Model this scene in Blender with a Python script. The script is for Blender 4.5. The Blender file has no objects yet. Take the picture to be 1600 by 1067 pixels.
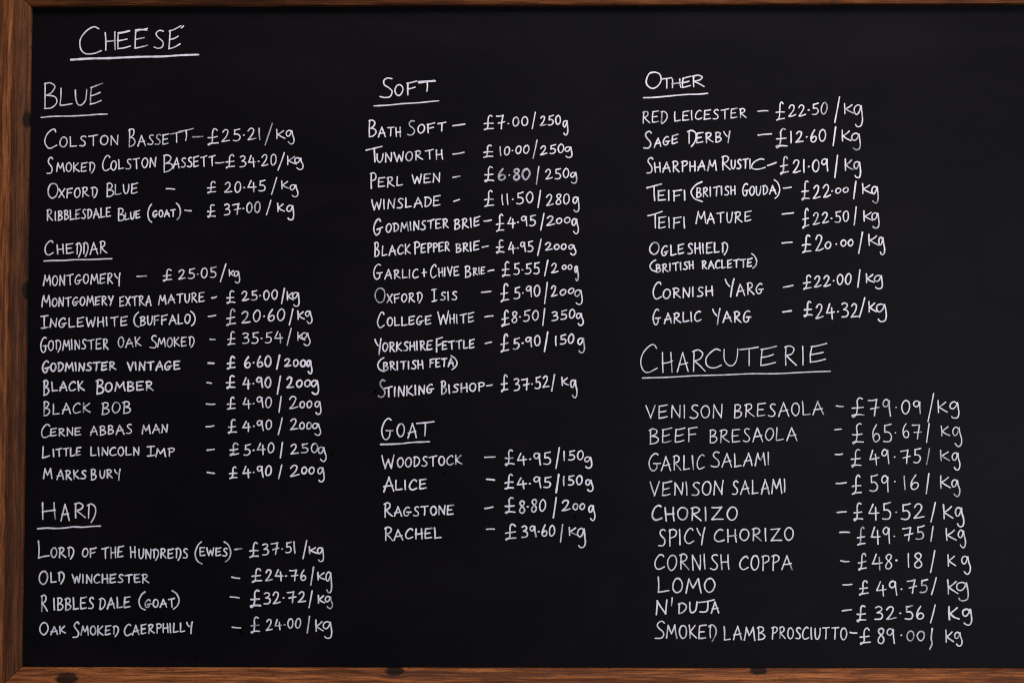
import bpy, math, random
from mathutils import Vector, Matrix

scene = bpy.context.scene

# ------------------------------------------------------------------ camera
W_PX, H_PX = 1600.0, 1067.0            # photograph's pixel grid (used to measure the board)
F_PX = 2222.0                          # 50 mm on a 36 mm sensor
CENTRE = Vector((0.0, 0.0, 1.55))      # board point in the middle of the view
PITCH, YAW = math.radians(2.6), math.radians(0.46)
fwd = Vector((-math.sin(YAW) * math.cos(PITCH), math.cos(YAW) * math.cos(PITCH), math.sin(PITCH))).normalized()
cam_pos = CENTRE - fwd * 2.222
right = fwd.cross(Vector((0, 0, 1))).normalized()
up = right.cross(fwd).normalized()
cam_data = bpy.data.cameras.new("camera")
cam_data.lens = 50.0
cam_data.sensor_width = 36.0
cam_data.clip_start = 0.05
cam_data.clip_end = 100.0
cam = bpy.data.objects.new("camera", cam_data)
cam.matrix_world = Matrix(((right.x, up.x, -fwd.x, cam_pos.x),
                           (right.y, up.y, -fwd.y, cam_pos.y),
                           (right.z, up.z, -fwd.z, cam_pos.z),
                           (0, 0, 0, 1)))
scene.collection.objects.link(cam)
scene.camera = cam

# ------------------------------------------------------------------ world, lamps, exposure
world = bpy.data.worlds.new("World")
scene.world = world
world.use_nodes = True
bg = world.node_tree.nodes["Background"]
bg.inputs[0].default_value = (0.80, 0.82, 1.0, 1)
bg.inputs[1].default_value = 0.09


def area_lamp(name, loc, target, sx, sy, power, col):
    d = bpy.data.lights.new(name, 'AREA')
    d.shape = 'RECTANGLE'
    d.size, d.size_y = sx, sy
    d.energy = power
    d.color = col
    o = bpy.data.objects.new(name, d)
    o.location = loc
    o.rotation_euler = (Vector(target) - Vector(loc)).to_track_quat('-Z', 'Y').to_euler()
    scene.collection.objects.link(o)
    return o


area_lamp("ceiling_lamp", (0.7, -1.5, 4.2), (0.2, 0, 1.4), 1.6, 0.9, 118, (1.0, 0.96, 0.94))
area_lamp("unseen_right_fill", (1.9, -3.3, 1.2), (0.5, 0, 1.35), 1.6, 1.6, 62, (0.95, 0.94, 1.0))  # unseen area light, added to light the lettering and put sheen at the right

scene.view_settings.view_transform = 'Standard'
scene.view_settings.look = 'None'
scene.view_settings.gamma = 1.0
scene.view_settings.exposure = 0.0
scene.view_settings.use_curve_mapping = False
scene.cycles.pixel_filter_type = 'BLACKMAN_HARRIS'
scene.cycles.filter_width = 1.15


# ------------------------------------------------------------------ helpers
def to_board(px, py, y=0.0):
    """point of the board plane measured at a pixel of the photograph"""
    d = fwd * F_PX + right * (px - W_PX / 2) - up * (py - H_PX / 2)
    t = (y - cam_pos.y) / d.y
    p = cam_pos + d * t
    return p.x, p.z


class NT:
    """tiny node-tree helper"""
    def __init__(self, name):
        self.m = bpy.data.materials.new(name)
        self.m.use_nodes = True
        self.t = self.m.node_tree
        self.b = self.t.nodes["Principled BSDF"]

    def n(self, typ, **kw):
        nd = self.t.nodes.new(typ)
        for k, v in kw.items():
            setattr(nd, k, v)
        return nd

    def set(self, sock, v):
        if isinstance(v, bpy.types.NodeSocket):
            self.t.links.new(v, sock)
        else:
            sock.default_value = v

    def math(self, op, a, b=0.0, c=None, clamp=False):
        nd = self.n("ShaderNodeMath", operation=op, use_clamp=clamp)
        self.set(nd.inputs[0], a)
        self.set(nd.inputs[1], b)
        if c is not None:
            self.set(nd.inputs[2], c)
        return nd.outputs[0]

    def mix(self, f, a, b):
        nd = self.n("ShaderNodeMix", data_type='RGBA')
        self.set(nd.inputs[0], f)
        self.set(nd.inputs[6], a)
        self.set(nd.inputs[7], b)
        return nd.outputs[2]

    def noise(self, vec, scale, detail=4.0, rough=0.55, dist=0.0):
        nd = self.n("ShaderNodeTexNoise")
        self.set(nd.inputs["Vector"], vec)
        nd.inputs["Scale"].default_value = scale
        nd.inputs["Detail"].default_value = detail
        nd.inputs["Roughness"].default_value = rough
        nd.inputs["Distortion"].default_value = dist
        return nd.outputs["Fac"]

    def ramp(self, f, stops):
        nd = self.n("ShaderNodeValToRGB")
        self.set(nd.inputs[0], f)
        e = nd.color_ramp.elements
        while len(e) < len(stops):
            e.new(0.5)
        for el, (p, c) in zip(e, stops):
            el.position = p
            el.color = c if len(c) == 4 else (*c, 1)
        return nd.outputs[0]

    def combine(self, x, y, z):
        nd = self.n("ShaderNodeCombineXYZ")
        for s, v in zip(nd.inputs, (x, y, z)):
            self.set(s, v)
        return nd.outputs[0]

    def pos(self):
        g = self.n("ShaderNodeNewGeometry")
        s = self.n("ShaderNodeSeparateXYZ")
        self.t.links.new(g.outputs["Position"], s.inputs[0])
        return g.outputs["Position"], s.outputs[0], s.outputs[1], s.outputs[2]

    def bump(self, h, strength, dist):
        nd = self.n("ShaderNodeBump")
        nd.inputs["Strength"].default_value = strength
        nd.inputs["Distance"].default_value = dist
        self.set(nd.inputs["Height"], h)
        self.t.links.new(nd.outputs[0], self.b.inputs["Normal"])


WIPED = [(*to_board(px, py), a, b) for px, py, a, b in [(820, 274, .05, .03), (1235, 205, .06, .04), (1420, 350, .09, .05), (1040, 760, .09, .03),
                                                        (700, 905, .16, .05), (430, 100, .12, .04), (1390, 70, .15, .035), (1480, 470, .05, .09)]]


def panel_material():
    k = NT("black_board_paint")
    P, x, y, z = k.pos()
    cloud = k.noise(P, 2.2, 5, 0.6, 0.6)
    wipe = k.noise(k.combine(k.math('MULTIPLY', x, 4.0), 0.0, k.math('MULTIPLY', z, 9.0)), 1.0, 6, 0.65, 1.2)
    fine = k.noise(P, 420, 2, 0.6)
    grain = k.noise(P, 150, 3, 0.7)
    dust = k.math('MULTIPLY', k.math('SUBTRACT', wipe, 0.50, clamp=True), 0.022)
    dust = k.math('ADD', dust, k.math('MULTIPLY', k.math('SUBTRACT', cloud, 0.35, clamp=True), 0.008))
    tex = k.math('MULTIPLY', k.math('ADD', k.math('MULTIPLY', fine, 0.6), k.math('MULTIPLY', grain, 0.4)), 0.010)
    for gx, gz, rx, rz in WIPED:
        u = k.math('DIVIDE', k.math('SUBTRACT', x, gx), rx)
        w = k.math('DIVIDE', k.math('SUBTRACT', z, gz), rz)
        e = k.math('ADD', k.math('ADD', k.math('MULTIPLY', u, u), k.math('MULTIPLY', w, w)), k.math('MULTIPLY', k.math('SUBTRACT', wipe, 0.5), 2.2))
        dust = k.math('ADD', dust, k.math('MULTIPLY', k.math('SUBTRACT', 1.0, e, clamp=True), 0.0032))
    f = k.math('ADD', dust, tex)
    k.set(k.b.inputs["Base Color"], k.mix(k.math('MULTIPLY', f, 2.0), (0.0010, 0.0007, 0.0011, 1), (0.165, 0.138, 0.18, 1)))
    k.set(k.b.inputs["Roughness"], k.math('ADD', 0.42, k.math('MULTIPLY', cloud, 0.16)))
    k.b.inputs["Specular IOR Level"].default_value = 0.052
    k.bump(k.math('ADD', fine, k.math('MULTIPLY', grain, 0.7)), 0.25, 0.0006)
    return k.m


def chalk_material():
    k = NT("white_chalk_ink")
    P, x, y, z = k.pos()
    a = k.n("ShaderNodeAttribute", attribute_name="ink").outputs["Fac"]
    v = k.n("ShaderNodeAttribute", attribute_name="across").outputs["Fac"]
    n1 = k.noise(P, 520, 3, 0.7)
    n2 = k.noise(P, 120, 3, 0.6)
    n = k.math('ADD', k.math('MULTIPLY', n1, 0.6), k.math('MULTIPLY', n2, 0.55))
    # the pen leaves more pigment along the rims of a stroke
    rim = k.math('MULTIPLY', k.math('SUBTRACT', k.math('ABSOLUTE', v), 0.5), 0.14)
    d = k.math('ADD', k.math('ADD', a, rim), k.math('MULTIPLY', k.math('SUBTRACT', n, 0.575), 1.55), clamp=True)
    k.set(k.b.inputs["Base Color"], k.ramp(d, [(0.0, (0.012, 0.011, 0.015)), (0.35, (0.17, 0.165, 0.21)),
                                               (0.75, (0.56, 0.545, 0.62)), (1.0, (0.75, 0.73, 0.80))]))
    k.b.inputs["Roughness"].default_value = 0.9
    k.b.inputs["Specular IOR Level"].default_value = 0.1
    return k.m


def wood_material(name, along, knots, tint=1.0, slope_shade=None):
    """stained softwood: grain runs along x or z; knots are (x, z, size) in metres"""
    k = NT(name)
    P, x, y, z = k.pos()
    a, c = (x, z) if along == 'X' else (z, x)
    core = None
    knot_n = k.noise(P, 260, 3, 0.6)
    bend = 0.0
    for i, (kx, kz, r) in enumerate(knots):
        ka, kc = (kx, kz) if along == 'X' else (kz, kx)
        da = k.math('MULTIPLY', k.math('SUBTRACT', a, ka), 1.0 / (r * 2.1))
        dc = k.math('MULTIPLY', k.math('SUBTRACT', c, kc), 1.0 / r)
        d2 = k.math('ADD', k.math('MULTIPLY', da, da), k.math('MULTIPLY', dc, dc))
        g = k.math('POWER', 2.718, k.math('MULTIPLY', d2, -0.42))
        bend = k.math('ADD', bend, k.math('MULTIPLY', g, k.math('MULTIPLY', dc, r * 0.75)))
        inner = k.math('MULTIPLY', k.math('SUBTRACT', k.math('ADD', 0.75, k.math('MULTIPLY', knot_n, 1.1)), d2), 1.6, clamp=True)
        core = inner if core is None else k.math('ADD', core, inner)
    wob = k.math('MULTIPLY', k.math('SUBTRACT', k.noise(k.combine(k.math('MULTIPLY', a, 3.0), 0.0, k.math('MULTIPLY', c, 8.0)), 1.0, 3, 0.5), 0.5), 0.010)
    cc = k.math('SUBTRACT', k.math('ADD', c, wob), bend)
    depth = k.math('MULTIPLY', y, 0.6)
    v1 = k.combine(k.math('MULTIPLY', a, 2.0), k.math('MULTIPLY', depth, 90), k.math('MULTIPLY', cc, 130.0))
    v2 = k.combine(k.math('MULTIPLY', a, 16.0), k.math('MULTIPLY', depth, 300), k.math('MULTIPLY', cc, 340.0))
    v3 = k.combine(k.math('MULTIPLY', a, 1.6), 3.0, k.math('MULTIPLY', cc, 18.0))
    g1 = k.noise(v1, 1.0, 4, 0.6)
    g2 = k.noise(v2, 1.0, 3, 0.65)
    g3 = k.noise(v3, 1.0, 3, 0.5)
    pores = k.noise(k.combine(k.math('MULTIPLY', a, 110.0), 0.0, k.math('MULTIPLY', c, 520.0)), 1.0, 2, 0.6)
    f = k.math('ADD', k.math('MULTIPLY', g1, 0.42), k.math('ADD', k.math('MULTIPLY', g2, 0.52), k.math('MULTIPLY', g3, 0.25)))
    t = tint
    col = k.ramp(f, [(0.44, (0.034 * t, 0.0112 * t, 0.0050 * t)), (0.565, (0.084 * t, 0.026 * t, 0.0088 * t)),
                     (0.635, (0.165 * t, 0.052 * t, 0.0150 * t)), (0.75, (0.270 * t, 0.094 * t, 0.0300 * t))])
    col = k.mix(k.math('MULTIPLY', k.math('SUBTRACT', pores, 0.53, clamp=True), 2.8, clamp=True), col, (0.022, 0.009, 0.005, 1))
    if slope_shade is not None:
        edge, soft = slope_shade                  # shade painted into the wood colour along the moulded inner slope
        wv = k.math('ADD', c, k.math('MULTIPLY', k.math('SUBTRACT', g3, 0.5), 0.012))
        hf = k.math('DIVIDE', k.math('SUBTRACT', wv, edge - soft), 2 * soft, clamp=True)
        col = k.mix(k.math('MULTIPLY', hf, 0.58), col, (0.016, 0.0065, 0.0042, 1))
    if core is not None:
        col = k.mix(k.math('MULTIPLY', core, 0.9, clamp=True), col, (0.004, 0.0025, 0.002, 1))
    k.set(k.b.inputs["Base Color"], col)
    k.set(k.b.inputs["Roughness"], k.math('ADD', 0.46, k.math('MULTIPLY', g2, 0.25)))
    k.b.inputs["Specular IOR Level"].default_value = 0.09
    k.bump(k.math('ADD', k.math('MULTIPLY', g1, 0.7), k.math('ADD', k.math('MULTIPLY', g2, 0.6), k.math('MULTIPLY', pores, -0.35))), 0.55, 0.0012)
    return k.m


def mesh_object(name, verts, faces, mat, parent, smooth=False, attrs=None):
    me = bpy.data.meshes.new(name)
    me.from_pydata(verts, [], faces)
    for an, vals in (attrs or {}).items():
        at = me.attributes.new(an, 'FLOAT', 'POINT')
        at.data.foreach_set("value", vals)
    me.materials.append(mat)
    if smooth:
        me.polygons.foreach_set("use_smooth", [True] * len(me.polygons))
    me.update()
    o = bpy.data.objects.new(name, me)
    scene.collection.objects.link(o)
    if parent is not None:
        o.parent = parent
    return o


# ------------------------------------------------------------------ the chalkboard: panel and frame
board = bpy.data.objects.new("chalkboard", None)
scene.collection.objects.link(board)
board["label"] = "black chalkboard in a stained wood frame, covered in handwritten white cheese and charcuterie prices"
board["category"] = "chalkboard"

xl = (to_board(51, 12)[0] + to_board(35, 1041)[0]) / 2
zt = (to_board(51, 12)[1] + to_board(1600, 9)[1]) / 2
zb = (to_board(35, 1041)[1] + to_board(1600, 1044)[1]) / 2
xr = to_board(1668, 520)[0]

M_PANEL = panel_material()
M_CHALK = chalk_material()


def panel():
    m, t = 0.060, 0.009
    x0, x1, z0, z1 = xl - m, xr + m, zb - m, zt + m
    v = [(x, y, z) for y in (0.0, t) for z in (z0, z1) for x in (x0, x1)]
    f = [(0, 1, 3, 2), (4, 6, 7, 5), (0, 4, 5, 1), (2, 3, 7, 6), (0, 2, 6, 4), (1, 5, 7, 3)]
    return mesh_object("writing_panel", v, f, M_PANEL, board)


panel()

# rail section: u = outwards from the panel's edge, h = towards the viewer
PROFILE = [(0.0000, -0.0005), (0.0000, 0.0070), (0.0005, 0.0082), (0.0016, 0.0090), (0.0060, 0.0096), (0.0075, 0.0101),
           (0.0100, 0.0118), (0.0150, 0.0140), (0.0200, 0.0155), (0.0235, 0.0160), (0.0248, 0.0155), (0.0262, 0.0157),
           (0.0280, 0.0176), (0.0320, 0.0188), (0.0400, 0.0193), (0.0560, 0.0195), (0.0640, 0.0192), (0.0685, 0.0178),
           (0.0700, 0.0150), (0.0700, -0.0100), (0.0000, -0.0100)]
rng = random.Random(7)


def rail(side, mat):
    verts, faces = [], []
    n = len(PROFILE)
    gap = 0.0006
    N = 60
    ph = [rng.uniform(0, 6.28) for _ in range(3)]
    for i in range(N + 1):
        s = i / N
        for (u, h) in PROFILE:
            if side in ('top', 'bottom'):
                a0, a1 = xl - u + gap, xr + u - gap
            else:
                a0, a1 = zb - u + gap, zt + u - gap
            a = a0 + (a1 - a0) * s
            wav = 0.00035 * math.sin(a * 7 + ph[0]) + 0.0002 * math.sin(a * 19 + ph[1] + u * 60)
            hh = h + (wav * 0.6 if h > 0.004 else 0)
            uu = u + (wav if 0.001 < u < 0.069 else 0)
            if side == 'top':
                verts.append((a, -hh, zt + uu))
            elif side == 'bottom':
                verts.append((a, -hh, zb - uu))
            elif side == 'left':
                verts.append((xl - uu, -hh, a))
            else:
                verts.append((xr + uu, -hh, a))
    for i in range(N):
        for j in range(n):
            q = (i * n + j, i * n + (j + 1) % n, (i + 1) * n + (j + 1) % n, (i + 1) * n + j)
            faces.append(q if side in ('bottom', 'right') else q[::-1])
    faces.append(tuple(range(n)))
    faces.append(tuple(range(N * n, N * n + n))[::-1])
    o = mesh_object("frame_rail", verts, faces, mat, board, smooth=True)
    o.data.set_sharp_from_angle(angle=math.radians(38))
    return o


def kn(px, py, r):
    X, Z = to_board(px, py, -0.015)
    return (X, Z, r)


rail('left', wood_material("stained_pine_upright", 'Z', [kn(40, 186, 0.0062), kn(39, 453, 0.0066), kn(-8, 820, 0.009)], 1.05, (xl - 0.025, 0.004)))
rail('right', wood_material("stained_pine_far_upright", 'Z', [(xr + 0.03, 1.8, 0.008)], 0.9))
rail('top', wood_material("stained_pine_head", 'X', [kn(760, -22, 0.009)], 0.80))
rail('bottom', wood_material("stained_pine_sill", 'X', [kn(104, 1060, 0.0085), kn(616, 1049, 0.0070), kn(1186, 1048, 0.0062),
                                                   kn(1440, 1085, 0.008)], 1.32))

# ------------------------------------------------------------------ handwriting
# strokes of each character in a box one unit high; '|' lifts the pen, smooth curves run through the points
GLYPHS = {
    'A': [".0,-.02 .18,.5 .36,1|.35,.99 .52,.55 .74,-.03|.11,.36 .38,.38 .68,.43", ".02,-.03 .2,.52 .38,1|.36,1 .54,.5 .68,-.02|.05,.33 .36,.38 .62,.42"],
    'B': [".09,.99 .07,.5 .05,-.02|-.01,.93 .22,1.02 .44,.93 .42,.68 .12,.52|.12,.52 .40,.46 .56,.26 .40,.04 .03,-.05", ".08,1 .06,.5 .06,0|.04,.96 .26,1.01 .46,.86 .36,.63 .12,.5|.12,.5 .46,.44 .54,.22 .34,.02 .05,-.02"],
    'C': [".60,.86 .52,.99 .34,.97 .12,.72 .02,.38 .12,.08 .32,.0 .64,.15", ".56,.92 .42,1.0 .2,.85 .05,.55 .05,.22 .2,.02 .40,.02 .62,.12"],
    'D': [".09,.98 .07,.5 .06,.02|-.02,.93 .22,1.0 .48,.82 .55,.5 .42,.16 .12,-.03", ".08,1 .06,.5 .04,0|.0,.96 .3,.98 .53,.74 .52,.42 .34,.1 .08,-.05"],
    'd': [".10,.95 .08,.5 .08,.06|-.02,.92 .24,1.02 .50,.84 .56,.50 .44,.10 .24,-.22", ".1,.98 .1,.5 .09,.04|-.02,.95 .3,1.0 .54,.76 .55,.40 .36,-.08 .22,-.2"],
    'E': [".09,.96 .06,.5 .05,.03|.05,.03 .28,.04 .57,.12|.06,.95 .3,.97 .62,1.05|.07,.49 .28,.51 .50,.57", ".08,.98 .05,.5 .06,.01|.05,.02 .3,.03 .60,.08|.07,.97 .32,1.0 .6,1.03|.06,.5 .26,.53 .46,.54"],
    'F': [".10,.96 .08,.5 .09,-.02|.03,.94 .32,.97 .66,1.05|.09,.47 .3,.49 .54,.56", ".08,.95 .08,.5 .06,-.03|.06,.93 .3,.98 .6,1.02|.08,.5 .28,.52 .5,.53"],
    'G': [".58,.88 .46,1.0 .26,.92 .07,.62 .04,.28 .18,.02 .36,.02 .50,.18 .54,.40|.30,.34 .48,.40 .72,.46", ".54,.92 .4,1.0 .18,.85 .04,.5 .1,.12 .28,.0 .46,.12 .5,.42|.28,.42 .46,.42 .68,.43"],
    'H': [".05,1 .05,.5 .06,-.01|.52,.99 .54,.5 .59,-.02|.03,.46 .3,.49 .60,.55", ".04,.98 .06,.5 .08,.0|.50,1.0 .50,.5 .53,.0|.06,.49 .28,.5 .54,.52"],
    'I': [".05,1 .06,.5 .08,0"],
    'i': [".0,.97 .3,1.0 .58,1.02|.29,.98 .28,.5 .28,.05|.02,.0 .3,.02 .60,.08"],
    'J': [".0,.93 .35,.98 .75,1.08|.44,.98 .45,.4 .38,.1 .24,.0 .06,.06"],
    'K': [".06,1 .06,.5 .05,-.01|.54,.95 .3,.68 .09,.45|.10,.47 .3,.25 .63,-.01", ".05,1 .07,.5 .09,0|.50,.98 .28,.7 .1,.5|.1,.5 .32,.28 .60,.04"],
    'L': [".06,1 .05,.5 .04,.03|.04,.02 .28,.03 .56,.09", ".05,1 .07,.5 .07,.01|.06,.0 .3,.03 .55,.05"],
    'M': [".0,-.02 .08,.5 .15,.98|.15,.98 .28,.62 .40,.34|.40,.34 .55,.65 .70,1.0|.70,1.0 .76,.5 .84,-.02", ".02,.0 .1,.5 .2,1|.2,1 .3,.6 .44,.4|.44,.4 .58,.7 .68,.98|.68,.98 .75,.5 .8,.0"],
    'N': [".03,.0 .05,.5 .07,.98|.07,.98 .3,.5 .54,.02|.54,.02 .56,.5 .59,1.02", ".04,-.02 .06,.5 .06,.97|.06,.97 .28,.52 .50,.03|.50,.03 .55,.5 .57,.98"],
    'O': [".36,.97 .18,.92 .04,.60 .06,.24 .26,.01 .48,.14 .60,.50 .54,.84 .36,.99 .22,.93", ".42,.98 .2,.96 .04,.66 .05,.26 .24,.0 .46,.12 .56,.46 .52,.82 .34,.98"],
    'P': [".09,.98 .07,.5 .06,-.04|-.02,.94 .24,1.02 .48,.92 .46,.68 .30,.54 .08,.46", ".08,1 .07,.5 .08,-.02|.0,.96 .28,1.02 .52,.86 .44,.6 .1,.48"],
    'R': [".07,.99 .05,.5 .03,-.02|-.03,.92 .22,1.01 .44,.92 .42,.70 .28,.56 .08,.48|.12,.5 .34,.26 .64,.02", ".08,1.0 .06,.5 .06,.0|.0,.95 .26,1.02 .46,.85 .36,.60 .1,.5|.1,.5 .32,.26 .58,-.03"],
    'S': [".50,.90 .38,1.0 .20,.94 .12,.76 .24,.58 .42,.40 .46,.20 .32,.02 .02,.04", ".48,.95 .3,1.0 .14,.86 .18,.66 .36,.48 .48,.28 .40,.06 .2,.0 .0,.08"],
    'T': [".0,.92 .3,.96 .70,1.05|.36,.97 .36,.5 .37,-.01", ".0,.95 .35,.98 .66,1.02|.33,.98 .34,.5 .32,.0"],
    'U': [".04,.97 .05,.40 .16,.06 .32,.02 .46,.24 .52,.60 .54,.98"],
    'V': [".0,1 .14,.5 .29,.0|.29,.0 .42,.5 .58,1.02"],
    'W': [".0,1 .10,.5 .22,.0|.22,.0 .32,.40 .43,.72|.43,.72 .52,.38 .62,.02|.62,.02 .72,.5 .80,1.04"],
    'X': [".0,.98 .26,.5 .56,.0|.54,.98 .28,.5 .0,.02"],
    'Y': [".0,1 .12,.72 .29,.48|.56,1 .40,.52 .22,-.1", ".0,.98 .1,.74 .28,.5|.55,1.0 .45,.5 .36,-.15"],
    'y': [".0,1 .10,.72 .30,.50|.58,1.02 .50,.5 .46,-.32"],
    'Z': [".04,.96 .3,.97 .58,1.0|.58,1.0 .3,.5 .03,.03|.03,.03 .3,.06 .68,.03"],
    '0': [".34,.98 .17,.90 .04,.56 .08,.18 .24,.0 .42,.16 .50,.52 .45,.86 .28,.99", ".3,.99 .12,.85 .03,.48 .1,.1 .26,.01 .44,.22 .48,.6 .4,.9 .24,.98"],
    '1': [".05,1 .06,.5 .09,0"],
    '2': [".02,.76 .14,.96 .30,.99 .42,.84 .36,.56 .20,.26 .02,.02|.02,.02 .22,.02 .56,.12", ".04,.82 .2,1.0 .38,.93 .4,.7 .28,.4 .02,.03|.02,.03 .25,.04 .55,.08"],
    '3': [".04,.92 .22,1.0 .42,.90 .40,.70 .16,.54|.16,.54 .38,.50 .50,.28 .36,.04 .02,.02"],
    '4': [".24,1 .13,.68 .02,.38|.02,.38 .3,.38 .64,.44|.42,.72 .43,.4 .48,-.06", ".26,1 .14,.7 .02,.42|.02,.42 .3,.4 .62,.42|.44,.8 .45,.4 .46,-.04"],
    '5': [".10,.95 .10,.75 .09,.56|.09,.56 .32,.56 .47,.34 .40,.08 .20,.0 .0,.05|.09,.95 .25,.96 .48,1.02"],
    '6': [".30,1 .14,.70 .05,.34 .10,.06 .26,.0 .42,.14 .42,.36 .28,.47 .09,.30", ".28,1 .1,.66 .04,.3 .14,.02 .34,.04 .45,.26 .34,.46 .16,.42 .08,.26"],
    '7': [".0,.94 .25,.95 .52,1.0|.52,1.0 .44,.5 .38,-.02|.14,.42 .36,.46 .66,.52"],
    '8': [".42,.88 .30,1.0 .14,.94 .10,.78 .22,.60 .40,.38 .42,.14 .26,.0 .10,.08 .08,.28 .22,.50 .38,.70 .42,.90"],
    '9': [".42,.82 .30,.98 .12,.94 .04,.74 .14,.56 .30,.58 .42,.84|.43,.92 .43,.5 .48,-.02", ".44,.86 .26,1.0 .08,.88 .06,.66 .2,.54 .36,.66 .43,.88|.44,.94 .46,.5 .52,.0"],
    '.': [".0,.44 .03,.46 .06,.45"],
    '£': [".56,.88 .48,.98 .36,.98 .27,.82 .26,.50 .24,.22 .14,.06 .04,.0 .02,.05 .10,.10|.10,.08 .3,.10 .62,.14|.02,.44 .25,.46 .56,.52",
          ".52,.92 .42,1.0 .30,.88 .28,.55 .26,.25 .18,.08 .06,.02|.05,.02 .3,.08 .60,.10|.04,.42 .28,.46 .58,.46",
          ".5,.95 .36,1.0 .24,.84 .25,.5 .2,.16 .06,.0 .0,.08 .14,.12|.12,.09 .34,.12 .6,.1|.0,.46 .22,.46 .54,.5"],
    '/': ["1,1 .52,.5 0,0"],
    'k': [".05,1 .06,.5 .08,-.02|.58,.86 .34,.62 .10,.46|.10,.46 .34,.26 .70,.02", ".04,1 .06,.5 .06,.0|.54,.92 .3,.66 .1,.48|.1,.48 .36,.22 .66,.06"],
    'g': [".60,.88 .42,.99 .16,.93 .05,.75 .18,.57 .42,.62 .62,.90|.66,.96 .72,.70 .88,.38 .84,.13 .64,.0 .42,.04 .28,.15",
          ".64,.92 .40,1.0 .12,.90 .06,.68 .28,.56 .50,.68 .66,.92|.68,.97 .76,.60 .80,.28 .70,.06 .50,.0 .28,.03 .18,.12"],
    '(': [".9,1 .4,.84 .02,.5 .3,.14 .95,.0"],
    ')': [".05,1 .6,.84 .95,.5 .7,.18 .2,.0"],
    '+': [".28,1 .3,.5 .32,.0|.0,.46 .3,.5 .66,.54"],
    "'": [".1,1 .06,.5 .0,0"],
}
GAP = 0.24


def parse(s):
    return [[tuple(float(q) for q in p.split(',')) for p in st.split()] for st in s.split('|')]


GL = {k: [parse(s) for s in v] for k, v in GLYPHS.items()}


def spline(pts, step):
    """Catmull-Rom through pts, about one sample per step"""
    if len(pts) == 2:
        pts = [pts[0], ((pts[0][0] + pts[1][0]) / 2, (pts[0][1] + pts[1][1]) / 2), pts[1]]
    P = [(2 * pts[0][0] - pts[1][0], 2 * pts[0][1] - pts[1][1])] + list(pts) + [(2 * pts[-1][0] - pts[-2][0], 2 * pts[-1][1] - pts[-2][1])]
    out = []
    for i in range(1, len(P) - 2):
        p0, p1, p2, p3 = P[i - 1], P[i], P[i + 1], P[i + 2]
        n = max(2, int(math.hypot(p2[0] - p1[0], p2[1] - p1[1]) / step))
        for j in range(n):
            t = j / n
            out.append(tuple(0.5 * (2 * p1[c] + (p2[c] - p0[c]) * t + (2 * p0[c] - 5 * p1[c] + 4 * p2[c] - p3[c]) * t * t
                                    + (3 * p1[c] - p0[c] - 3 * p2[c] + p3[c]) * t ** 3) for c in (0, 1)))
    out.append(P[-2])
    return out


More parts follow.
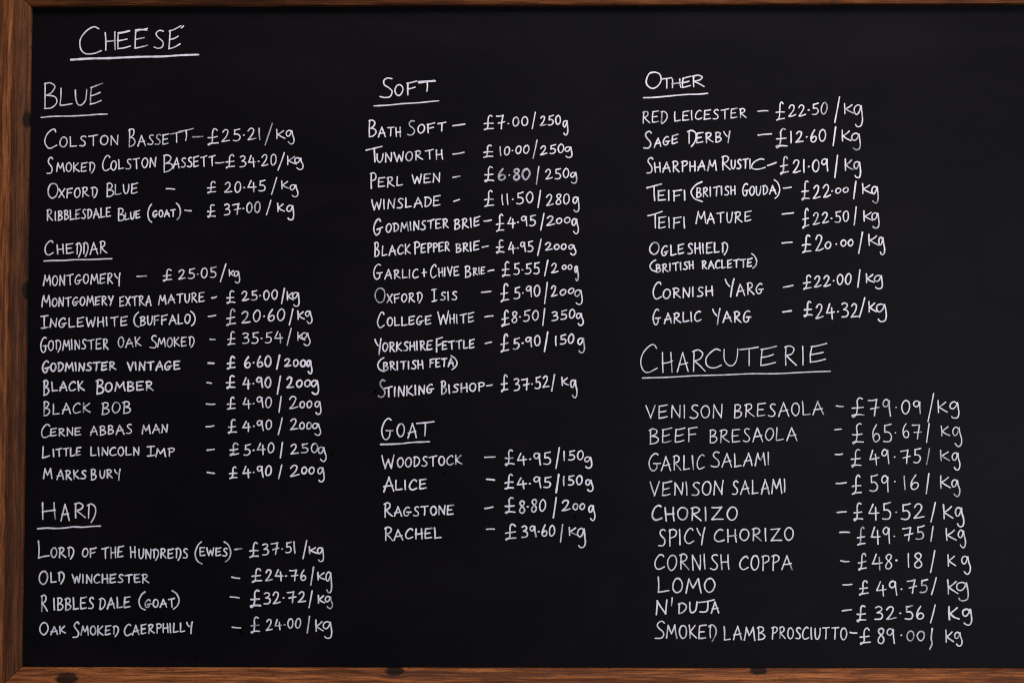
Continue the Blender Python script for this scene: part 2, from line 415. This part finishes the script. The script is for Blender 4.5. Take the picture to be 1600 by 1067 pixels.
class Pen:
    """collects pen strokes (in photograph pixels) and lays them on the panel as one mesh"""
    def __init__(self, seed):
        self.v, self.f, self.ink, self.ac = [], [], [], []
        self.lift = 0.00030
        self.r = random.Random(seed)

    def stroke(self, pts, width, ink=None, taper=None):
        r = self.r
        line = spline(pts, 1.0)
        q = [to_board(*p) for p in line]
        n = len(q)
        base = r.uniform(0.82, 1.02) if ink is None else ink
        fade = r.random()
        e0, e1 = base, base
        if ink is None and fade < 0.14:
            e1 = base * r.uniform(0.5, 0.8)
        elif ink is None and fade < 0.18:
            e0 = e1 = base * r.uniform(0.58, 0.75)
        w0 = width * r.uniform(0.92, 1.12)
        w1 = width * (r.uniform(0.78, 1.02) if taper is None else taper)
        ph, fr = r.uniform(0, 6.28), r.uniform(0.10, 0.22)
        rows = []
        for i in range(n):
            a, b = q[max(0, i - 1)], q[min(n - 1, i + 1)]
            tx, tz = b[0] - a[0], b[1] - a[1]
            L = math.hypot(tx, tz) or 1e-9
            s = i / max(1, n - 1)
            hw = 0.372 * (w0 + (w1 - w0) * s) * (1 + 0.09 * math.sin(ph + fr * i) + 0.07 * math.sin(ph * 3 + fr * 2.7 * i) + r.uniform(-.05, .05)) * 0.001
            rows.append((q[i][0], q[i][1], tx / L, tz / L, hw, e0 + (e1 - e0) * s))
        full = []
        x, z, tx, tz, hw, e = rows[0]
        for a in (82, 58, 30):
            d = hw * math.sin(math.radians(a))
            full.append((x - tx * d, z - tz * d, tx, tz, hw * math.cos(math.radians(a)), e))
        full += rows
        x, z, tx, tz, hw, e = rows[-1]
        for a in (30, 58, 82):
            d = hw * math.sin(math.radians(a))
            full.append((x + tx * d, z + tz * d, tx, tz, hw * math.cos(math.radians(a)), e))
        k0 = len(self.v)
        for i, (x, z, tx, tz, hw, e) in enumerate(full):
            self.lift += 0.0000012
            for c in (-1, 0, 1):
                self.v.append((x - tz * hw * c, -self.lift, z + tx * hw * c))
                self.ink.append(e)
                self.ac.append(float(c))
            if i:
                k = k0 + 3 * i
                self.f.append((k - 3, k - 2, k + 1, k))
                self.f.append((k - 2, k - 1, k + 2, k + 1))
        self.lift += 0.000012

    def text(self, word, x0, x1, y0, y1, h, width, ink=None):
        """write word so that its ink spans x0..x1 on a baseline from y0 to y1"""
        r = self.r
        m = 0.42 * width * 0.9                # boxes are measured to the outside of the ink
        if x1 - x0 > 4 * m:
            x0, x1 = x0 + 0.5 * m, x1 - 0.5 * m
        y0, y1, h = y0 - m, y1 - m, h - 2 * m
        items, x = [], 0.0
        for ch in word:
            g = r.choice(GL[ch])
            xs = [p[0] for s in g for p in s]
            mn, mx = min(xs), max(xs)
            items.append((g, x - mn))
            last_gap = GAP * (1.45 if ch in '1I' else 1.1 if ch == '.' else 1.0)
            x += (mx - mn) + last_gap
        total = x - last_gap
        sx = (x1 - x0) / total if total > 0.2 else h
        single = len(word) == 1
        for g, gx in items:
            rot = 0 if single else math.radians(r.uniform(-2.5, 2.5))
            sc = 1 if single else r.uniform(0.95, 1.06)
            dy = 0 if single else r.uniform(-0.035, 0.035)
            for st in g:
                pts = []
                for (u, v) in st:
                    u2 = gx + u + r.uniform(-.016, .016)
                    v2 = (v - .5) * sc + .5 + dy + r.uniform(-.016, .016)
                    X = x0 + u2 * sx + rot * (v2 - .5) * h
                    Y = y0 + (y1 - y0) * ((X - x0) / max(1e-6, x1 - x0)) - v2 * h
                    pts.append((X, Y))
                self.stroke(pts, width, ink)

    def build(self, name, parent):
        return mesh_object(name, self.v, self.f, M_CHALK, parent, attrs={"ink": self.ink, "across": self.ac})


# measured crops of the board: origin and magnification
REG = {'A': (0, 0, 5), 'B': (0, 180, 5), 'C': (240, 160, 5), 'D': (0, 360, 5), 'E': (240, 360, 5), 'F': (0, 540, 5), 'G': (240, 540, 5),
       'H': (0, 720, 5), 'I': (240, 820, 5), 'J': (0, 854, 5), 'K': (560, 90, 5), 'L': (700, 160, 5), 'M': (560, 280, 5), 'N': (700, 330, 5),
       'O': (560, 460, 5), 'P': (700, 480, 5), 'Q': (560, 640, 5), 'R': (700, 660, 5), 'S': (960, 90, 5), 'T': (1160, 140, 5),
       'U': (960, 280, 5), 'V': (1160, 320, 5), 'W': (960, 460, 4.4444), 'X': (960, 620, 5), 'Y': (1240, 600, 5), 'Z': (1240, 780, 4.4469),
       'a': (960, 780, 4.4444)}


def write(pen, spec, default_w):
    """spec: '@R' picks a crop, then 'word x0 x1 base0 base1 height [width]' | '- x0 x1 y0 y1' | '. x y' | '/ x0 x1 top bottom' |
    'g x0 x1 top bottom' | '~ x,y x,y ..'"""
    ox, oy, m = 0, 0, 1
    for tok in spec.split(';'):
        p = tok.split()
        if not p:
            continue
        if p[0].startswith('@'):
            ox, oy, m = REG[p[0][1]]
            p = p[1:]
        t = p[0]
        if t == '~':
            wd = default_w
            if p[-1].startswith('w'):
                wd = float(p.pop()[1:])
            pen.stroke([(ox + float(a.split(',')[0]) / m, oy + float(a.split(',')[1]) / m) for a in p[1:]], wd)
            continue
        wd, ink, nums = default_w, None, []
        for q in p[1:]:
            if q.startswith('w'):
                wd = float(q[1:])
            elif q.startswith('k'):
                ink = float(q[1:])
            else:
                nums.append(float(q))
        fx = lambda a: ox + a / m
        fy = lambda a: oy + a / m
        if t == '-':
            x0, x1, y0, y1 = nums
            mid = ((x0 + x1) / 2, (y0 + y1) / 2 + pen.r.uniform(-2, 3))
            pen.stroke([(fx(x0), fy(y0)), (fx(mid[0]), fy(mid[1])), (fx(x1), fy(y1))], wd * 1.02, ink)
        elif t == '_':
            x0, x1, y0, y1 = nums
            k = 7
            pts = []
            for i in range(k + 1):
                s = i / k
                pts.append((fx(x0 + (x1 - x0) * s), fy(y0 + (y1 - y0) * s + (pen.r.uniform(-3.5, 3.5) if 0 < i < k else 0))))
            pen.stroke(pts, wd, 0.92)
        elif t == '.':
            X, Y = fx(nums[0]), fy(nums[1])
            pen.stroke([(X - .35, Y + .1), (X, Y), (X + .35, Y - .1)], wd * 1.05, 0.92)
        elif t in '/()':
            x0, x1, yt, yb = nums
            pen.text(t, fx(x0), fx(x1), fy(yb), fy(yb), (yb - yt) / m, wd, ink)
        elif t == 'g':
            x0, x1, yt, yb = nums
            pen.text(t, fx(x0), fx(x1), fy(yb), fy(yb), (yb - yt) / m, wd, ink)
        elif t in ('£', 'k'):
            x0, x1, yt, yb = nums
            pen.text(t, fx(x0), fx(x1), fy(yb), fy(yb), (yb - yt) / m, wd, ink)
        else:
            x0, x1, y0, y1, h = nums
            pen.text(t, fx(x0), fx(x1), fy(y0), fy(y1), h / m, wd, ink)


# ---- headings: (label, lettering, underline, pen width)
HEADINGS = [
    ("largest heading of the left side, Cheese, with a thick underline",
     "@A C 625 795 432 428 222; H 820 905 400 398 150; E 918 1020 392 380 135; E 1055 1155 388 372 148; S 1200 1280 388 386 148; E 1320 1418 394 368 158;"
     "~ 1418,222 1428,216 1436,206; ~ 925,262 965,258 1010,246 w3.6; ~ 1062,240 1100,236 1150,240 w3.4", "@A _ 555 1552 470 430 w4.5", 2.6),
    ("handwritten heading Blue, thin strokes",
     "@A B 345 445 850 848 202; L 470 570 835 828 145; U 590 680 830 826 130; E 705 805 826 806 150", "@A _ 322 838 920 894 w2.6", 2.5),
    ("handwritten heading Cheddar",
     "@D C 350 420 200 198 122; HE 445 575 188 180 80; dd 595 692 198 194 102; AR 703 838 190 186 102", "@D _ 345 875 240 222 w2.9", 2.8),
    ("handwritten heading Hard",
     "@H H 330 438 460 456 138; A 475 545 470 466 136; R 580 670 446 444 120; d 680 752 458 458 125", "@H _ 295 785 528 507 w2.9", 2.9),
    ("handwritten heading Soft",
     "@K S 168 265 322 318 164; O 285 350 305 303 96; F 375 460 298 290 104; T 470 600 278 262 84; ~ 472,194 520,190 600,186 w3.8", "@K _ 122 628 380 340 w2.7", 2.7),
    ("handwritten heading Goat",
     "@Q G 182 275 240 236 174; O 302 362 217 214 112; A 385 455 222 220 118; T 452 595 212 204 116", "@Q _ 175 555 270 249 w2.9", 2.9),
    ("handwritten heading Other",
     "@S O 248 365 252 250 142; T 368 450 250 246 88; H 448 522 244 240 76; E 530 598 244 232 86; R 605 705 238 232 96", "@S _ 228 728 316 282 w2.7", 2.7),
    ("largest heading of the right side, Charcuterie",
     "@W C 182 300 545 541 198; H 330 405 546 542 146; A 435 515 540 534 138; R 540 632 538 534 150; C 635 745 517 510 136; U 760 860 502 498 126;"
     "T 868 1000 504 494 130; E 1015 1130 500 488 128; R 1178 1262 496 490 138; I 1305 1315 494 492 138; E 1358 1475 478 468 124",
     "@W _ 195 1500 580 533 w2.2", 2.35),
]

# ---- lines: (name lettering, price lettering, pen width)
LINES = [
    # under Blue
    ("@B C 350 445 267 262 155; OLSTON 468 925 254 238 86; B 1005 1058 250 248 142; ASSE 1076 1322 246 232 88; T 1330 1432 226 212 84; T 1398 1515 216 196 92",
     "@C - 305 385 272 268; £ 425 510 203 340; 25.21 535 832 315 298 102; / 870 930 163 338; k 960 1030 210 290; g 1035 1100 215 332", 2.5),
    ("@B S 365 415 466 462 136; MOKEd 440 742 450 448 80; C 800 865 440 438 126; OLSTON 868 1220 436 408 84; @C B 80 150 550 545 138; ASSETT 155 485 520 500 84",
     "@C - 485 550 474 470; £ 565 637 405 520; 34.20 675 960 512 497 95; / 970 1025 392 538; k 1045 1120 416 494; g 1100 1170 430 532", 2.6),
    ("@B O 375 455 655 652 126; XFORd 460 762 653 638 80; B 835 890 642 640 112; LUE 900 1080 628 618 85",
     "@B - 1300 1365 576 580; @C £ 420 490 615 715; 20.45 555 875 711 700 90; / 920 965 585 725; k 1000 1060 610 682; g 1065 1130 640 745", 2.6),
    ("@B R 365 415 828 826 92; IBBLESDALE 430 868 828 800 80; B 925 975 830 830 105; LUE 978 1098 828 805 65; ( 1155 1190 693 843; GOAT 1195 1375 805 797 62; ) 1378 1415 685 822",
     "@B - 1445 1495 743 748; @C £ 420 485 795 905; 37.00 552 835 885 862 92; / 880 920 762 885; k 968 1025 786 860; g 1040 1098 800 925", 2.7),
    # under Cheddar
    ("@D MONTGOMERy 338 942 436 414 84",
     "@D - 1072 1145 360 356; @E £ 75 145 298 402; 25.05 195 492 386 372 84; / 520 568 260 405; k 590 635 304 362; g 630 675 315 415", 2.6),
    ("@D M 325 395 602 600 98; ONTGOMERY 408 888 600 585 76; EXTRA 935 1185 597 590 82; @E MATURE 40 400 582 562 78",
     "@E - 455 492 528 518; £ 570 638 468 578; 25.00 690 970 558 540 84; / 998 1025 448 580; k 1042 1095 474 548; g 1085 1140 480 598", 2.8),
    ("@D i 318 380 770 768 106; NGLEWHITE 392 998 764 748 78; ( 1045 1090 635 760; BUFFALO 1095 1490 748 728 78; ) 1490 1530 628 750",
     "@E - 428 485 672 664; £ 570 645 610 750; 20.60 688 1025 727 704 98; / 1058 1092 610 745; k 1125 1180 626 700; g 1185 1240 625 732", 2.8),
    ("@D G 318 375 957 955 127; OdMINSTER 378 850 940 928 84; O 925 970 920 918 92; AK 982 1105 914 908 76; S 1172 1225 925 922 106; MOKEd 1232 1520 916 906 78",
     "@E - 442 482 850 852; £ 577 640 785 900; 35.54 695 1010 890 878 94; / 1042 1078 762 900; k 1125 1185 792 864; g 1155 1225 795 905", 2.6),
    ("@F G 332 392 216 214 102; ODMINSTER 395 910 206 194 74; VINTAGE 995 1408 200 190 74",
     "@G - 428 470 136 138; £ 575 640 78 190; 6.60 712 920 180 168 92; / 960 988 70 188; 200 1025 1190 166 172 66; g 1195 1240 110 225", 3.3),
    ("@F B 338 385 388 386 120; LACK 405 660 360 355 80; B 752 815 380 378 118; OMBER 822 1200 363 355 80",
     "@G - 418 452 288 294; £ 568 640 230 340; 4.90 697 920 342 330 94; / 965 995 230 382; 2 1040 1095 336 336 96; 00 1115 1228 327 324 64; g 1230 1292 265 385", 3.3),
    ("@F B 342 390 548 546 116; LACK 415 710 536 526 86; BOB 795 1025 537 526 96",
     "@G - 412 480 454 456; £ 575 640 398 502; 4.90 697 922 496 485 92; / 978 1000 390 525; 2 1062 1130 496 492 104; 00 1142 1238 490 488 62; g 1260 1310 430 540", 2.7),
    ("@F C 322 395 722 720 112; ERNE 395 635 712 702 68; ABBAS 705 1030 704 688 78; MAN 1110 1312 688 683 72",
     "@G - 410 472 632 625; £ 582 650 572 690; 4.90 697 925 676 660 88; / 972 1008 560 698; 2 1068 1130 662 658 94; 00 1140 1235 656 654 64; g 1240 1308 600 705", 2.7),
    ("@F L 332 390 882 872 100; ITTLE 415 635 872 858 70; LINCOLN 708 1090 863 858 74; i 1150 1215 866 864 84; MP 1218 1365 870 866 72",
     "@G - 418 475 815 808; £ 595 668 755 862; 5.40 705 942 864 842 92; / 988 1010 752 882; 250 1070 1285 852 836 82; g 1285 1350 785 908", 2.9),
    ("@F M 338 410 1042 1040 88; ARKS 445 675 1046 1046 78; B 712 755 1052 1050 92; URy 780 942 1038 1032 72",
     "@G - 420 475 988 996; £ 592 655 940 1042; 4.90 697 922 1030 1022 92; / 975 1005 925 1042; 2 1070 1140 1026 1020 96; 00 1155 1258 1006 1004 62; g 1282 1335 945 1068", 3.0),
    # under Hard
    ("@H L 298 388 760 750 140; ORd 400 580 756 755 86; OF 645 755 756 752 78; THE 795 968 766 752 90; H 1018 1062 758 758 96; UNdREdS 1085 1470 764 762 84;"
     "@I ( 325 382 125 308; EWES 362 580 242 245 70; ) 552 608 125 292",
     "@I - 635 692 190 182; £ 750 822 128 258; 37.51 850 1105 236 220 95; / 1165 1200 115 268; k 1215 1280 162 226; g 1280 1330 170 288", 2.9),
    ("@H O 305 375 968 966 114 w3.4; Ld 395 505 952 950 88 w3.2; WINCHESTER 565 1168 956 955 76",
     "@I - 612 672 405 415; £ 768 845 335 452; 24.76 875 1190 436 435 92; / 1228 1250 325 472; k 1282 1345 362 432; g 1345 1395 362 530", 3.0),
    ("@J R 320 375 507 500 132; IBBLES 420 735 498 490 102; DALE 775 1020 492 474 92; ( 1085 1140 345 495; GOAT 1135 1370 476 470 72; ) 1345 1405 335 490",
     "@I - 600 668 560 567; £ 755 840 500 648 w3.6; 32.72 862 1190 620 605 95; / 1212 1242 510 648; k 1285 1340 542 614; g 1340 1400 550 655", 3.0),
    ("@J O 312 378 692 690 108; AK 395 515 686 680 68; S 570 620 713 710 130; MOKEd 632 930 692 690 80; C 972 1030 696 694 98; AERPHILLy 1035 1505 688 660 80",
     "@I - 615 680 796 802; £ 758 832 712 848; 24.00 880 1152 826 808 90; / 1198 1222 705 845; k 1265 1328 736 832; g 1325 1395 745 888", 2.9),
    # under Soft
    ("@K B 82 140 622 620 135; ATH 155 332 622 622 80; S 380 440 616 612 122; OFT 465 685 600 578 76",
     "@K - 738 832 535 522; @L £ 280 358 98 222; 7 378 445 214 212 114; . 472 168; 00 505 625 191 189 80; / 655 685 75 212; 250 720 880 191 176 80; g 898 938 140 262", 2.7),
    ("@K T 58 190 828 815 118; UNWORTH 145 660 826 796 80",
     "@K - 738 825 756 742; @L £ 278 352 330 438; 10.00 405 635 420 404 74; / 662 698 292 445; 250 722 905 416 394 74; g 912 970 345 438", 2.7),
    ("@K P 92 140 1026 1024 126; ERL 155 348 1016 1010 82; WEN 418 638 990 978 76",
     "@K - 738 795 938 928; @L £ 285 360 500 628; 6 392 448 616 614 100 w3.6 k0.56; . 480 570; 80 512 640 616 612 100 w3.6 k0.56; / 688 712 497 648; 250 762 945 610 596 86; g 955 1008 545 638", 2.7),
    ("@M WINSLADE 102 640 242 214 84",
     "@M - 745 790 175 160; @L £ 285 358 685 820; 11.50 420 665 808 786 92; / 700 725 688 830; 280 768 950 814 800 92; g 975 1025 735 860", 2.7),
    ("@M G 120 190 442 440 134 w3.3; ODMINSTER 215 705 422 384 78; BRIE 748 950 398 372 82",
     "@M - 980 1038 328 320; @L £ 375 440 870 1015; 4.95 465 685 986 966 90; / 722 752 865 1002; 2 772 835 969 962 80; 00 845 955 955 946 54; g 965 1020 905 1032", 2.9),
    ("@M B 122 165 608 606 116; LACK 185 410 602 585 82; P 435 480 588 586 100; EPPER 490 715 580 562 76; BRIE 762 945 580 560 78",
     "@N - 268 315 282 272; £ 375 440 222 335; 4.95 472 665 336 322 90; / 698 730 215 350; 2 760 815 311 308 68; 00 828 925 307 305 54; g 940 1000 258 348", 2.9),
    ("@M G 118 190 788 786 127; ARLIC 205 470 782 776 76; + 495 535 766 764 68; C 562 612 776 774 110; HIVE 626 785 768 755 76; B 830 880 770 768 92; RIE 895 990 754 746 62",
     "@N - 312 358 470 460; £ 422 485 390 518; 5.55 512 715 502 490 92; / 752 782 382 512; 2 808 860 487 484 82; 00 890 970 461 460 44; g 988 1020 425 550", 2.7),
    ("@M O 130 210 970 968 124; XFORd 222 500 970 958 76; i 572 615 962 958 104; SIS 640 770 952 945 74",
     "@N - 262 335 634 627; £ 412 475 562 715; 5.90 515 718 690 664 92; / 752 778 552 728; 2 805 855 671 668 92; 00 875 985 664 646 52; g 990 1050 612 735", 2.7),
    ("@O C 148 205 268 265 132; OLLEGE 225 570 252 238 76; W 618 705 240 234 108; HITE 712 905 234 222 80",
     "@N - 288 352 826 818; £ 418 480 768 905; 8.50 500 708 874 854 90; / 740 755 755 898; 350 812 992 864 840 80; g 1000 1058 792 898", 2.8),
    ("@O Y 128 180 462 458 118; ORKSHIRE 188 578 452 436 78; F 605 660 452 446 112; ETTLE 655 908 438 425 74; ( 150 205 490 608; BRITISH 195 508 600 582 72; FETA 558 745 574 566 74; ) 722 775 475 592",
     "@P - 290 340 284 272; £ 412 475 202 358; 5.90 508 722 331 305 92; / 750 782 188 352; 150 838 985 302 280 80; g 1012 1068 235 360", 3.0),
    ("@O S 155 210 808 805 142; TINKING 205 590 806 776 82; B 645 690 780 778 108; ISHOP 705 985 774 756 74",
     "@P - 302 345 614 606; £ 415 470 522 665; 37.52 515 790 656 632 100; / 810 832 520 658; k 888 945 542 616; g 955 1010 560 710", 3.0),
    # under Goat
    ("@Q W 182 280 466 462 112; OODSTOCK 305 810 452 430 82",
     "@R - 288 368 271 268; £ 445 518 208 340; 4.95 542 802 334 328 100; / 840 872 190 362; 150 902 1060 302 292 80; g 1065 1125 262 360", 2.9),
    ("@Q A 195 278 642 640 120; LICE 290 535 632 625 88",
     "@R - 302 362 442 448; £ 445 515 398 525; 4.95 540 805 520 512 94; / 845 865 400 552 w3.8; 150 900 1050 494 486 82; g 1072 1135 440 542", 3.2),
    ("@Q R 200 268 842 838 118; AGSTONE 278 745 836 822 80",
     "@R - 288 350 670 658; £ 445 525 580 715; 8.80 558 765 708 696 102; / 820 848 578 748; 2 890 960 692 688 90; 00 975 1070 685 685 58; g 1098 1150 640 770", 3.0),
    ("@Q R 205 272 1026 1022 112; ACHEL 275 645 1020 1002 90",
     "@R - 300 362 832 831; £ 448 535 788 922; 39.60 575 835 900 888 95; / 875 898 788 940; k 945 1010 812 884; g 1010 1075 820 982", 3.0),
    # under Other
    ("@S RED 218 412 520 514 98; LEICESTER 468 1030 502 474 80",
     "@T - 120 200 172 168; £ 262 330 95 248; 22.50 362 662 220 194 96; / 718 760 58 265; k 795 870 108 194; g 870 938 118 298", 2.5),
    ("@S S 228 290 718 714 142; AGE 310 498 706 676 74; d 570 640 682 680 112; ERBY 640 905 674 660 84",
     "@T - 122 228 358 348; £ 262 350 302 462; 12.60 375 650 427 410 98; / 705 730 290 445; k 775 850 316 410; g 852 922 340 478", 2.8),
    ("@S S 252 300 912 908 132; HARPHAM 312 798 904 886 88; R 838 905 884 880 114; USTI 910 1062 878 872 80; C 1072 1180 886 876 90",
     "@T - 195 262 596 572; £ 295 360 518 668; 21.09 395 670 656 640 104; / 718 745 512 692; k 800 865 540 638; g 868 925 560 695", 2.9),
    ("@U T 252 370 182 166 128 w3.2; EIFI 340 552 174 172 88; ( 595 690 15 180; BRITISH 640 945 148 128 78; G 1000 1050 138 136 106; OUDA 1055 1262 134 122 78; ) 1245 1292 0 158",
     "@T - 320 380 772 764; £ 462 525 712 872; 22 552 690 858 842 108; . 700 794; 00 725 828 818 808 50; / 865 888 715 858; k 935 1008 732 818; g 1008 1062 755 892", 2.8),
    ("@U T 260 375 395 378 122; EIFI 345 548 388 386 94; M 635 715 352 350 102; ATURE 720 1070 352 335 88",
     "@V - 310 398 74 64; £ 470 520 25 188; 22.50 552 830 158 140 96; / 872 888 15 165; k 945 1020 44 132; g 1008 1068 60 190", 2.6),
    ("@U O 275 352 596 594 108; GLE 368 545 604 590 86; SHIELd 570 885 588 580 88; ( 275 325 628 728; BRITISH 325 618 735 706 70; RACLETTE 682 1075 708 690 70; ) 1068 1112 580 705",
     "@V - 310 388 300 293; £ 465 535 230 382; 2 570 635 366 360 132; 0 645 692 350 348 65; . 732 308; 00 768 865 328 328 58; / 905 940 208 385; k 985 1065 228 322; g 1062 1112 248 398", 2.9),
    ("@U C 300 370 942 940 142; ORNISH 380 772 938 914 84; Y 862 935 908 905 132; ARG 950 1165 914 898 94",
     "@V - 320 395 645 630; £ 475 540 545 668; 22.00 562 850 648 626 94; / 898 920 502 650; k 965 1030 536 614; g 1028 1095 548 662", 2.8),
    ("@W G 268 320 215 213 116; ARLIC 345 602 206 190 76; Y 680 735 200 198 104; ARG 750 950 200 190 82",
     "@V - 315 382 838 828 w3.2; £ 480 548 752 880 w3.3; 24.32 575 905 890 882 118; / 910 958 722 885; k 985 1045 752 842; g 1045 1125 770 918", 2.9),
    # under Charcuterie
    ("@X VENISON 245 842 170 166 108; @W BRESAOLA 832 1450 860 836 98",
     "@Y - 333 388 170 175; £ 455 555 102 262; 79 580 755 252 246 134; . 800 182; 09 842 992 236 238 110; / 1045 1095 68 298; k 1125 1200 124 224; g 1218 1292 135 270", 2.4),
    ("@X BEEF 270 650 364 352 116; BRESAOLA 745 1425 362 340 108",
     "@Y - 320 372 356 351; £ 458 545 302 472; 65 615 765 450 450 140; . 795 380; 67 850 1000 416 432 114; / 1035 1060 300 458; k 1150 1220 322 410; g 1240 1312 330 492", 2.4),
    ("@X G 268 362 580 578 142; ARLIC 365 705 576 566 116; S 750 820 552 550 126; ALAMI 840 1205 550 532 108",
     "@Y - 325 380 548 545; £ 450 530 505 652; 49 592 745 632 624 118; . 788 568; 75 835 992 630 618 116; / 1035 1062 495 632; k 1145 1220 512 602; g 1235 1300 530 675", 2.5),
    ("@X VENISON 278 848 776 766 112; SALAMI 918 1332 766 750 114",
     "@Y - 333 412 775 768; £ 455 530 705 865; 59 592 742 842 838 128; . 790 760; 16 860 975 830 822 116; / 1032 1058 692 858; k 1145 1225 708 814; g 1232 1298 740 880", 2.7),
    ("@X C 295 375 968 964 126 w3.6; HORIZO 395 960 970 962 112",
     "@Z - 302 365 90 85; £ 415 480 20 152; 45 520 675 146 140 118; . 712 88; 52 745 908 140 138 114; / 950 985 15 160; k 1038 1108 32 136; g 1120 1182 50 195", 2.9),
    ("@a SPICY 305 628 326 304 116; CHORIZO 695 1242 299 286 94",
     "@Z - 320 388 228 228 w3.2; £ 443 498 188 322; 49 538 668 312 310 118; . 700 255; 75 755 905 290 278 96; / 950 970 180 295; k 1058 1130 196 287; g 1140 1195 208 338", 2.8),
    ("@a CORNISH 278 795 492 486 112; COPPA 868 1235 490 488 104",
     "@Z - 328 385 425 430; £ 448 508 370 495; 48 545 680 494 486 114; . 714 422 w3.6; 1 795 800 475 475 105; 8 840 888 478 478 110; / 948 982 352 508; k 1070 1128 377 464; g 1165 1228 388 522", 2.6),
    ("@a L 300 382 648 640 114; OMO 405 698 648 646 104",
     "@Z - 342 405 592 588; £ 455 520 560 668; 49 575 718 670 666 108; . 748 622; 75 785 930 656 645 94; / 955 992 538 665; k 1068 1142 552 658; g 1130 1215 570 705", 2.8),
    ("@a N 290 365 802 800 106; ' 396 408 742 742 66; DU 440 575 796 786 82; J 582 695 788 780 84; A 670 725 790 788 84",
     "@Z - 338 402 772 764; £ 438 505 732 852; 32.56 562 905 840 834 98; / 948 985 728 860; k 1075 1150 738 840 w3.4; g 1170 1238 755 875 w3.3", 2.9),
    ("@a S 282 350 970 966 126; MOKEd 358 708 968 968 100; LAMB 760 1045 974 978 98; PROSCIUTTO 1090 1613 968 972 88",
     "@Z - 392 438 922 926; £ 460 535 888 1010; 89 585 702 1004 1002 112; . 748 941; 00 785 908 981 982 76; ~ 962,895 955,960 960,1000 945,1038; k 1055 1112 902 992; g 1115 1170 915 1022", 2.8),
]

seed = 11
for label, letters, under, w in HEADINGS:
    seed += 1
    pen = Pen(seed)
    write(pen, letters, w)
    h = pen.build("heading", board)
    h["label"] = label
    pen = Pen(seed + 500)
    write(pen, under, w)
    pen.build("underline", h)

for name, price, w in LINES:
    seed += 1
    pen = Pen(seed)
    write(pen, name, w)
    ln = pen.build("menu_line", board)
    toks = price.split(';')
    pen = Pen(seed + 900)
    write(pen, toks[0], w)
    pen.build("dash", ln)
    crop = toks[0].split()[0] + ' '
    pen = Pen(seed + 500)
    rest = ';'.join(toks[1:]).strip()
    write(pen, rest if rest.startswith('@') else crop + rest, w)
    pen.build("price", ln)

# ------------------------------------------------------------------ small dents and chalk flecks in the paint
M_PIT = NT("bare_black_pit")
M_PIT.b.inputs["Base Color"].default_value = (0.0004, 0.0004, 0.0004, 1)
M_PIT.b.inputs["Roughness"].default_value = 1.0
M_PIT.b.inputs["Specular IOR Level"].default_value = 0.0
pr = random.Random(5)
for px, py, rad in [(519.5, 708, 2.6), (376.5, 987, 3.4), (694, 740, 2.4), (586, 612, 3.2), (898, 807, 2.6), (312, 990, 1.8), (306, 1024, 2.6), (311, 988, 1.5)]:
    v, f = [], []
    X, Z = to_board(px, py)
    n = 14
    ph = pr.uniform(0, 6.28)
    v.append((X, -0.0001, Z))
    for i in range(n):
        a = 6.2832 * i / n
        q = rad * 0.001 * (0.8 + 0.3 * math.sin(2 * a + ph) + pr.uniform(-.12, .12))
        v.append((X + q * math.cos(a) * 0.8, -0.00015, Z + q * math.sin(a) * 1.1))
    f = [(0, 1 + i, 1 + (i + 1) % n) for i in range(n)]
    mesh_object("pit", v, f, M_PIT.m, board)
